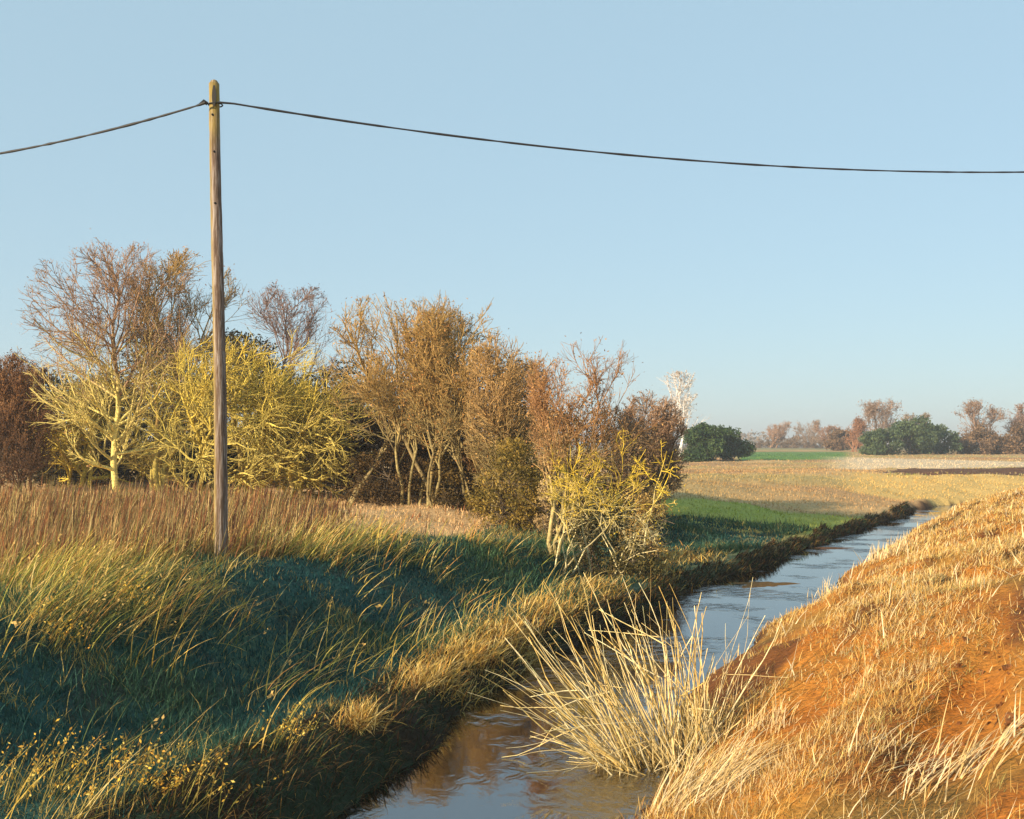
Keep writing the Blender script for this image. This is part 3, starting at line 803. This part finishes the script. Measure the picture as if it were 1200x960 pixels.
tag(mb.build('dry_grass', M_grass), 'short matted straw coloured grass lying over the ochre right bank', 'grass', kind='stuff')

# longer scattered straws on the right bank
n = 1500
y = logu(6, 45, n); x = np.interp(y, RB[:, 1], RB[:, 0]) + rng.uniform(.1, 8, n)
ok = inview(x, y) & (vnoise(x, y, 1.3, 63) > .45); x, y = x[ok], y[ok]; n = len(x)
mb = MB(); blades(mb, pts_on(x, y), rng.uniform(.2, .5, n), minw(y, .009, .0013), np.where(rng.random(n) < .7, rng.normal(.7, .6, n), rng.uniform(0, 6.28, n)), np.abs(rng.normal(.8, .5, n)), rng.uniform(-.2, .8, n),
       pick([STRAW, PALE], n) * rng.uniform(.8, 1.15, (n, 1)), 3)
tag(mb.build('loose_straw', M_grass), 'longer loose pale straws scattered over the right bank', 'straw', kind='stuff')

# left bank: low green cover
n = 170000
y = logu(6, 40, n); x = np.interp(y, LB[:, 1], LB[:, 0]) - rng.uniform(.3, 8, n)
dl = seg_dist(x, y, LB)
ok = inview(x, y) & (dl < 6) & (dl > (.45 + .35 * vnoise(x, y, .5, 64)) * (1 + .5 * (1 - sstep(12, 20, y)))); x, y, dl = x[ok], y[ok], dl[ok]; n = len(x)
g = vnoise(x, y, 1.6, 65)
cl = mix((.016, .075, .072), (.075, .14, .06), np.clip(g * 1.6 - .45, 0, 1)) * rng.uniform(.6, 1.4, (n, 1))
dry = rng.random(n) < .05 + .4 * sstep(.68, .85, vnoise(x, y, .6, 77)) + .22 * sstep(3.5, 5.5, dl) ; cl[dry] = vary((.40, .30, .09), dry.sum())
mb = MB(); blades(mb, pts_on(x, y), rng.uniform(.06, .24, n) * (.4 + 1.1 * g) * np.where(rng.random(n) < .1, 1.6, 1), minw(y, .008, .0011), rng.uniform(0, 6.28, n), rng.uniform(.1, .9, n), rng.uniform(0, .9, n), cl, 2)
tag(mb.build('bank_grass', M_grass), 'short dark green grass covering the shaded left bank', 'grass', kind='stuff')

# left bank: long arching straws in tufts, upper slope
def tufts(name, label, centres, per, Lr, cols, az0=.35, azs=.7, lean0=.55, leans=.3, bend=(.3, 1.1), w=.008, sig=.14, cat='grass', kind='stuff', segs=4, p=None, seed_heads=0, tips=None):
    cx, cy = centres
    k = len(cx)
    x = np.repeat(cx, per) + rng.normal(size=k * per) * sig; y = np.repeat(cy, per) + rng.normal(size=k * per) * sig
    n = len(x)
    ca = np.repeat(rng.normal(az0, azs * .5, k), per) + rng.normal(size=n) * azs * .5
    cl = pick(cols, n, p) * rng.uniform(.75, 1.2, (n, 1))
    mb = MB()
    pts = blades(mb, pts_on(x, y), rng.uniform(Lr[0], Lr[1], n), minw(y, w, .0011), ca, np.abs(rng.normal(lean0, leans, n)), rng.uniform(bend[0], bend[1], n), cl * .85, segs, tipcol=cl * 1.1)
    if seed_heads:
        s = rng.random(n) < seed_heads
        pp = np.concatenate([pts[-1][s] * (1 - q) + pts[-2][s] * q for q in (0, .12, .25, .4, .55)])
        leaves(mb, pp, w * 2.2, vary((.62, .42, .14), len(pp)), jit=.012)
    o = mb.build(name, M_grass)
    return tag(o, label, cat, kind=kind)

n = 1700; y = logu(8, 25, n); x = np.interp(y, LB[:, 1], LB[:, 0]) - rng.uniform(1.6, 7.4, n)
dl = seg_dist(x, y, LB)
ok = inview(x, y, 1.1) & (vnoise(x, y, 1.5, 66) > .40) & (rng.random(n) < (.08 + .92 * sstep(3.1, 4.2, dl)) * (1 - .85 * (np.abs(x / y + .27) < .045) * (y < 18.8) * (y > 15)))
tufts('tall_grass', 'long arching olive and straw grass on the upper left bank', (x[ok], y[ok]), 10, (.25, .85),
      [(.36, .35, .06), (.60, .46, .10), (.72, .52, .18), (.54, .28, .07), (.16, .20, .06)], az0=.15, lean0=.6, bend=(.2, 1.1), seed_heads=.05, w=.010)

n = 420; y = logu(7, 22, n); x = np.interp(y, LB[:, 1], LB[:, 0]) - rng.uniform(.9, 7, n)
ok = inview(x, y, 1.1) & (vnoise(x, y, 1.2, 78) > .5)
tufts('golden_blades', 'bright broad golden blades arching out over the shaded left bank', (x[ok], y[ok]), 4, (.35, .95),
      [(.78, .54, .14), (.82, .62, .24), (.66, .44, .08), (.60, .52, .12)], az0=.15, azs=.9, lean0=.5, bend=(.4, 1.5), w=.015, sig=.09, segs=6, seed_heads=.04)

# left field: standing dead grass and reeds round the pole
n = 26000; y = logu(17, 36, n); x = -rng.uniform(.02, .5, n) * y * 1.1 + 1.5
dl = seg_dist(x, y, LB); m_ = vnoise(x, y, 1.7, 67)
ok = (side(x, y) < 0) & (dl > 4.6) & (rng.random(n) < 1 - .93 * sstep(385, 440, 600 + 1290 * x / y)) & (x > -.5 * y) & ~((np.abs(x / y + .268) < .03) & (y < 18.5) & (rng.random(n) < .85)) & (rng.random(n) < sstep(.25, .6, m_ + .35 * sstep(-3.5, -6, x * 20 / y)))
x, y = x[ok], y[ok]; n = len(x)
u = 600 + 1290 * x / y
cl = pick([(.32, .13, .05), (.50, .34, .13), (.26, .22, .07), (.12, .06, .035), (.60, .45, .20)], n, [.27, .21, .16, .28, .08]) * rng.uniform(.7, 1.2, (n, 1))
hgt = rng.uniform(.25, .95, n) * (.35 + .65 * sstep(430, 330, u)) * (.6 + .7 * vnoise(x, y, 1.1, 68))
mb = MB(); blades(mb, pts_on(x, y), hgt, minw(y, .009, .0010), rng.normal(.2, .8, n), np.abs(rng.normal(.15, .14, n)), rng.uniform(0, .35, n), cl, 3)
tag(mb.build('standing_grass', M_grass), 'tall standing dead grass, red brown and straw, around the foot of the pole', 'grass', kind='stuff')

# low pale grass of the field edge and the meadow
n = 120000; y = logu(20, 230, n); x = rng.uniform(-.5, .5, n) * y
dl = seg_dist(x, y, LB)
ok = (side(x, y) < 0) & (dl > .6) & ((dl > 4.5) | (y > 24)) & (rng.random(n) < 1 - .8 * sstep(60, 230, y)); x, y, dl = x[ok], y[ok], dl[ok]; n = len(x)
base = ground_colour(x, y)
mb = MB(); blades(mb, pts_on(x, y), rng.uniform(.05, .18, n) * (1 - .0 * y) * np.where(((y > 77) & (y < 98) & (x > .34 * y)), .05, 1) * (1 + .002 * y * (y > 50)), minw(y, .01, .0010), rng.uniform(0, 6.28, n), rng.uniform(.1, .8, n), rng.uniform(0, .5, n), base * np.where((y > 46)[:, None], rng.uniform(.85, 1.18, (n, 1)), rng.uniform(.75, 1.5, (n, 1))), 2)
tag(mb.build('field_grass', M_grass), 'short grass of the field edge and the meadow beyond', 'grass', kind='stuff')

# ragged margins of the ploughed field
n = 1800; x = rng.uniform(24, 62, n); e_ = rng.random(n) < .5
y = np.where(e_, 77.5, 98 + 1.2 * np.sin(x * .2)) + rng.normal(size=n) * .7
x = np.where(rng.random(n) < .25, y * .345 + rng.normal(size=n) * .8, x)
ok = x > y * .34; x, y = x[ok], y[ok]; n = len(x)
mb = MB(); blades(mb, pts_on(x, y), rng.uniform(.06, .22, n), .07, rng.uniform(0, 6.28, n), rng.uniform(.1, .9, n), rng.uniform(0, .5, n), pick([(.55, .38, .16), (.40, .30, .10), (.28, .30, .09), (.62, .48, .26)], n), 2)
tag(mb.build('margin_grass', M_grass), 'ragged grass margin round the brown ploughed strip', 'grass', kind='stuff')

# dark foot of the left bank: hanging brown stems
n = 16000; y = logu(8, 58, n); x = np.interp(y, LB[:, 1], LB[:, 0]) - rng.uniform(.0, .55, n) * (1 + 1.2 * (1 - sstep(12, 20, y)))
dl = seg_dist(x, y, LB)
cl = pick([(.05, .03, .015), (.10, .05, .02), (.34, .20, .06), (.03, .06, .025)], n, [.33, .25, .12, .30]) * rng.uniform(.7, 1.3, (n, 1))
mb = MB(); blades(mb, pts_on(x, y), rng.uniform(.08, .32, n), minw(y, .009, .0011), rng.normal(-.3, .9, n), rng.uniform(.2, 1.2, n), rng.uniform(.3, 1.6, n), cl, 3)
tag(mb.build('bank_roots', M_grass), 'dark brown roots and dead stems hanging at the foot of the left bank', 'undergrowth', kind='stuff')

# golden tussocks on the left lip
G2 = 'golden grass tussocks along the left water edge'
def tussock(name, x, y, n, Lr, sx, sy, cols, label, cat='tussock', group=None, az0=0, azs=1.4, lean0=.7, leans=.35, bend=(.3, 1.3), w=.008, sd=0, p=None, mat=None, rot=0):
    z = float(height(np.array([x]), np.array([y]))[0])
    a = rng.normal(size=n) * sx; b = rng.normal(size=n) * sy
    X_ = x + a * math.cos(rot) - b * math.sin(rot); Y_ = y + a * math.sin(rot) + b * math.cos(rot)
    cl = pick(cols, n, p) * rng.uniform(.75, 1.2, (n, 1))
    mb = MB(); pts = blades(mb, pts_on(X_, Y_), rng.uniform(*Lr, n), minw(Y_, w, .0011), rng.normal(az0, azs, n), np.abs(rng.normal(lean0, leans, n)), rng.uniform(*bend, n), cl * .9, 4, tipcol=cl * 1.1)
    if sd:
        s = rng.random(n) < sd
        pp = np.concatenate([pts[-1][s] * (1 - q) + pts[-2][s] * q for q in (0, .15, .3, .5)])
        leaves(mb, pp, w * 2, vary((.66, .44, .12), len(pp)), jit=.012)
    return tag(mb.build(name, M_grass, origin=(x, y, z)), label, cat, group)
TU = [(592, 748, 1500, .22, 'big golden tussock on the left bank lip, level with the top of the reed clump'),
      (548, 772, 1300, .20, 'golden tussock just below the big golden one on the left lip'),
      (505, 798, 900, .17, 'orange tussock where the left bank drops to the water'),
      (640, 718, 1100, .20, 'golden tussock just above the big golden one on the left lip'),
      (690, 694, 900, .20, 'russet straw tussock on the left lip beneath the yellow shrub'),
      (745, 674, 900, .22, 'orange straw tussock on the left lip right of the yellow shrub'),
      (800, 655, 600, .22, 'far brown tussock on the left lip where the dark band narrows'),
      (420, 850, 420, .09, 'thin tussock of gold stalks at the dark foot of the left bank')]
for px, py, n, sg, lab in TU:
    # the ray through the tussock's foot meets the bank
    dd = np.linspace(6, 40, 800); zc = np.array([wz(py, q) for q in dd]); gz = height(wx(px, dd), dd)
    q = int(np.argmax(gz > zc)); yy_ = dd[q]; xx_ = wx(px, yy_)
    tussock('grass_tussock', xx_, yy_, n, (.15, .42), sg * yy_ / 13, sg * yy_ / 13 * 1.8, [(.72, .46, .10), (.70, .50, .14), (.80, .60, .24), (.50, .25, .06)], lab, group=G2, rot=-.45)

def hit(px, py, lo=4.0, hi=60.0):
    dd = np.linspace(lo, hi, 3000); zc = np.array([wz(py, q) for q in dd]); gz = np.maximum(height(wx(px, dd), dd), WATER)
    q = int(np.argmax(gz > zc)); return wx(px, dd[q]), dd[q]

# straw arching over the lower right bank
G3 = 'arching straw tufts on the lower right bank'
for px, py, n, L_, sg, lab in [
    (800, 940, 190, (.5, 1.0), .16, 'long straw tuft arching right from the bank foot below the reed clump'),
    (850, 925, 110, (.3, .7), .14, 'shorter straw tuft on the ochre bank, right of the long arching one'),
    (1100, 905, 110, (.3, .65), .22, 'scattered straw tuft lying over dark clods near the right bottom corner'),
    (1170, 870, 70, (.25, .6), .18, 'straw tuft at the right edge just above the dark clods'),
    (900, 850, 80, (.12, .4), .16, 'small upright straw tuft midway on the lower right bank'),
    (1045, 650, 160, (.25, .55), .30, 'pale straw tuft on the right bank where the stream narrows'),
    (965, 700, 60, (.3, .7), .16, 'thin pale tuft standing at the water edge on the right bank')]:
    x_, y_ = hit(px, py)
    up_ = px in (900, 965, 1045)
    tussock('straw_tuft', x_, y_, n, L_, sg, sg, [STRAW, PALE, (.7, .52, .26)], lab, 'straw tuft', G3, az0=.35, azs=.35 if not up_ else 1.2, lean0=.85 if not up_ else .3, leans=.25, bend=(.3, .9) if not up_ else (0, .5), w=.012)

# big reed clump at the right water edge
rx0, ry0 = hit(775, 893)
rz0 = float(height(np.array([rx0]), np.array([ry0]))[0])
reed = empty('reed_clump', (rx0, ry0, max(rz0, WATER)), 'big fan of pale yellow reed stems rising from the right water edge', 'reed clump')
m = MB()
for n, rlo, rhi in ((110, .0075, .0125), (110, .003, .006)):
    fx = rng.uniform(0, 1, n)                                   # 0 left edge of the fan .. 1 right
    ba = rx0 + (fx - .55) * .95 + rng.normal(size=n) * .07; bb = ry0 + rng.normal(size=n) * .22 - .1 * fx
    side_lean = 1.2 * (1 - fx) ** 1.05 - .16 + rng.normal(size=n) * .26
    Lr = (1.25 + .4 * rng.random(n) + .35 * np.exp(-((fx - .45) / .35) ** 2)) * rng.choice([.4, .6, .8, 1.0, 1.12], n)
    yl = rng.normal(-.05, .25, n)
    N = 9
    P = []; p = np.stack([ba, bb, np.maximum(height(ba, bb), WATER) - .05], -1); P.append(p)
    curv = rng.normal(.0, .35, n)
    kink = rng.integers(3, 7, n); ks = np.where(rng.random(n) < .22, rng.normal(.9, .5, n) * np.where(side_lean > 0, 1, -1), 0)
    for s_ in range(N - 1):
        th = side_lean + curv * (s_ / N - .4) + rng.normal(size=n) * .06 + ks * (s_ >= kink)
        d = np.stack([-np.sin(th), yl * np.ones(n), np.cos(th)], -1); d = unit(d)
        p = p + d * (Lr / (N - 1))[:, None]; p[:, 2] = np.maximum(p[:, 2], WATER + .01); P.append(p)
    P = np.stack(P, 1)
    cl = pick([(.95, .76, .36), (.98, .86, .52), (.82, .60, .20), (.74, .58, .22), (.50, .34, .12)], n, [.36, .34, .14, .10, .06]) * rng.uniform(.85, 1.1, (n, 1))
    Rr_ = np.linspace(1, .35, N)[None] * rng.uniform(rlo, rhi, n)[:, None]
    tubes(m, P, Rr_, 5, cl[:, None] * np.linspace(.7, 1.08, N)[None, :, None])
m.build('stems', M_grass, reed)
# broken leaves at the foot
k = 420; xa = rx0 + rng.uniform(-.75, .6, k); ya = ry0 + rng.normal(size=k) * .2
zq = np.maximum(height(xa, ya), WATER)
m = MB(); blades(m, np.stack([xa, ya, zq], -1), rng.uniform(.15, .7, k), .012, rng.normal(np.pi * .9, 1.3, k), np.abs(rng.normal(.7, .4, k)), rng.uniform(.1, .8, k), pick([(.7, .52, .2), (.5, .34, .12), (.8, .66, .36)], k), 4)
m.build('dead_leaves', M_grass, reed)

# weeds with gold withered leaves, bottom left
G4 = 'withered gold weeds on the lower left bank'
WE = [(20, 940, .62, 'gold-leaved withered weed in the bottom left corner'),
      (70, 925, .55, 'bushy gold withered weed, second from the bottom left corner'),
      (115, 945, .50, 'low gold weed at the bottom edge, left of the long leaning stalks'),
      (165, 930, .62, 'tall gold weed with leaning stalks left of the bottom dark mud'),
      (215, 945, .55, 'leaning gold weed at the bottom edge nearest the dark mud'),
      (330, 880, .50, 'sparse gold weed halfway between the bottom left corner and the water'),
      (150, 720, .55, 'gold seed-headed weed high on the left bank below the pole'),
      (55, 760, .5, 'gold seed-headed weed high on the left bank near the left edge')]
for px, py, hh_, lab in WE:
    x_, y_ = hit(px, py); z_ = float(height(np.array([x_]), np.array([y_]))[0])
    root = empty('withered_weed', (x_, y_, z_), lab, 'weed', G4)
    k = 34; a_ = x_ + rng.normal(size=k) * .16; b_ = y_ + rng.normal(size=k) * .12
    cl = pick([(.48, .34, .08), (.60, .44, .12), (.34, .30, .07)], k)
    m = MB(); pts = blades(m, pts_on(a_, b_), rng.uniform(.5, 1.15, k) * hh_, .009, rng.normal(.2, .6, k), np.abs(rng.normal(.45, .25, k)), rng.uniform(.1, .7, k), cl, 5)
    m.build('stalks', M_grass, root)
    pp = np.concatenate([pts[j][: k * 2 // 3] * (1 - q) + pts[j - 1][: k * 2 // 3] * q for j in (3, 4, 5) for q in (0, .3, .6)])
    m = MB(); leaves(m, pp, .017, lambda q: pick([(.72, .44, .06), (.66, .50, .12), (.55, .30, .05)], len(q)), jit=.009)
    m.build('withered_leaves', M_leaf, root)

# mud bar with weed in the stream, and clods on the right bank
def hump(name, px, py, sx, sy, h, col, label, cat, zb=WATER, mat=None):
    y_ = (EYE - zb) * 1290 / (py - 525); x_ = wx(px, y_)
    k, r_ = 40, 9
    a_ = np.arange(k) / k * 2 * np.pi
    V = [];
    for j in range(r_ + 1):
        f = j / r_
        w_ = 1 + .25 * np.sin(a_ * 3 + 1) + .18 * np.sin(a_ * 5) + .1 * np.sin(a_ * 9 + 2)
        xx = x_ + np.cos(a_) * sx * f * w_ + .35 * np.sin(a_) * sy * f; yy = y_ + np.sin(a_) * sy * f * w_
        V.append(np.stack([xx, yy, zb - .05 + (h + .05) * (1 - f ** 2) + .02 * vnoise(xx, yy, .15, 71) * (f < 1)], -1))
    i = np.arange(r_)[:, None] * k; a = np.arange(k)[None]; b = (a + 1) % k
    m = MB(); m.add(np.concatenate(V), q=np.stack([i + b, i + a, i + a + k, i + b + k], -1), c=col)
    return tag(m.build(name, mat or M_ground, origin=(x_, y_, zb)), label, cat)
tag(hump('mud_bar', 893, 684, .95, .8, .02, (.16, .09, .03), 'low brown mud bar breaking the bright water midstream', 'mud bar'))
tag(hump('mud_bar', 975, 642, .8, .5, .02, (.12, .06, .03), 'small mud bar further upstream close to the dark left bank', 'mud bar'))

mb = MB(); k = 0
for _ in range(110):
    px = rng.uniform(1040, 1200) if rng.random() < .8 else rng.uniform(860, 1200); py = rng.uniform(850, 958) if rng.random() < .6 else rng.uniform(700, 958)
    x_, y_ = hit(px, py, 5, 20) if False else (0, 0)
    d_ = 2.6 * 1290 / (py - 525); x_, y_ = wx(px, d_), d_
    z_ = float(height(np.array([x_]), np.array([y_]))[0]); s = rng.uniform(.01, .035)
    v = unit(rng.normal(size=(8, 3)));
    box(mb, (0, 0, 0), (1, 1, 1)); mb.v[-1] = np.array([x_, y_, z_ + s * .2]) + (unit(mb.v[-1]) + rng.normal(size=(8, 3)) * .25) * s
    mb.c[-1] = np.broadcast_to(np.array((.17, .07, .025)) * rng.uniform(.5, 1.6), (8, 3))
tag(mb.build('soil_clods', M_ground, smooth=False), 'small dark clods of earth lying on the right bank', 'clods', kind='stuff')

# ------------------------------------------------------------------ thin air haze
mb = MB(); box(mb, (300, 1600, 15), (4400, 3700, 42))
hz_o = mb.build('haze', None or bpy.data.materials.new('thin_haze'), smooth=False)
hm = hz_o.data.materials[0]; hm.use_nodes = True; hn = hm.node_tree; hn.nodes.clear()
ho = hn.nodes.new('ShaderNodeOutputMaterial'); hv = hn.nodes.new('ShaderNodeVolumePrincipled')
hv.inputs['Color'].default_value = (.95, .97, 1, 1); hv.inputs['Density'].default_value = .0007; hv.inputs['Anisotropy'].default_value = .2
hn.links.new(hv.outputs[0], ho.inputs['Volume'])
tag(hz_o, kind='stuff')
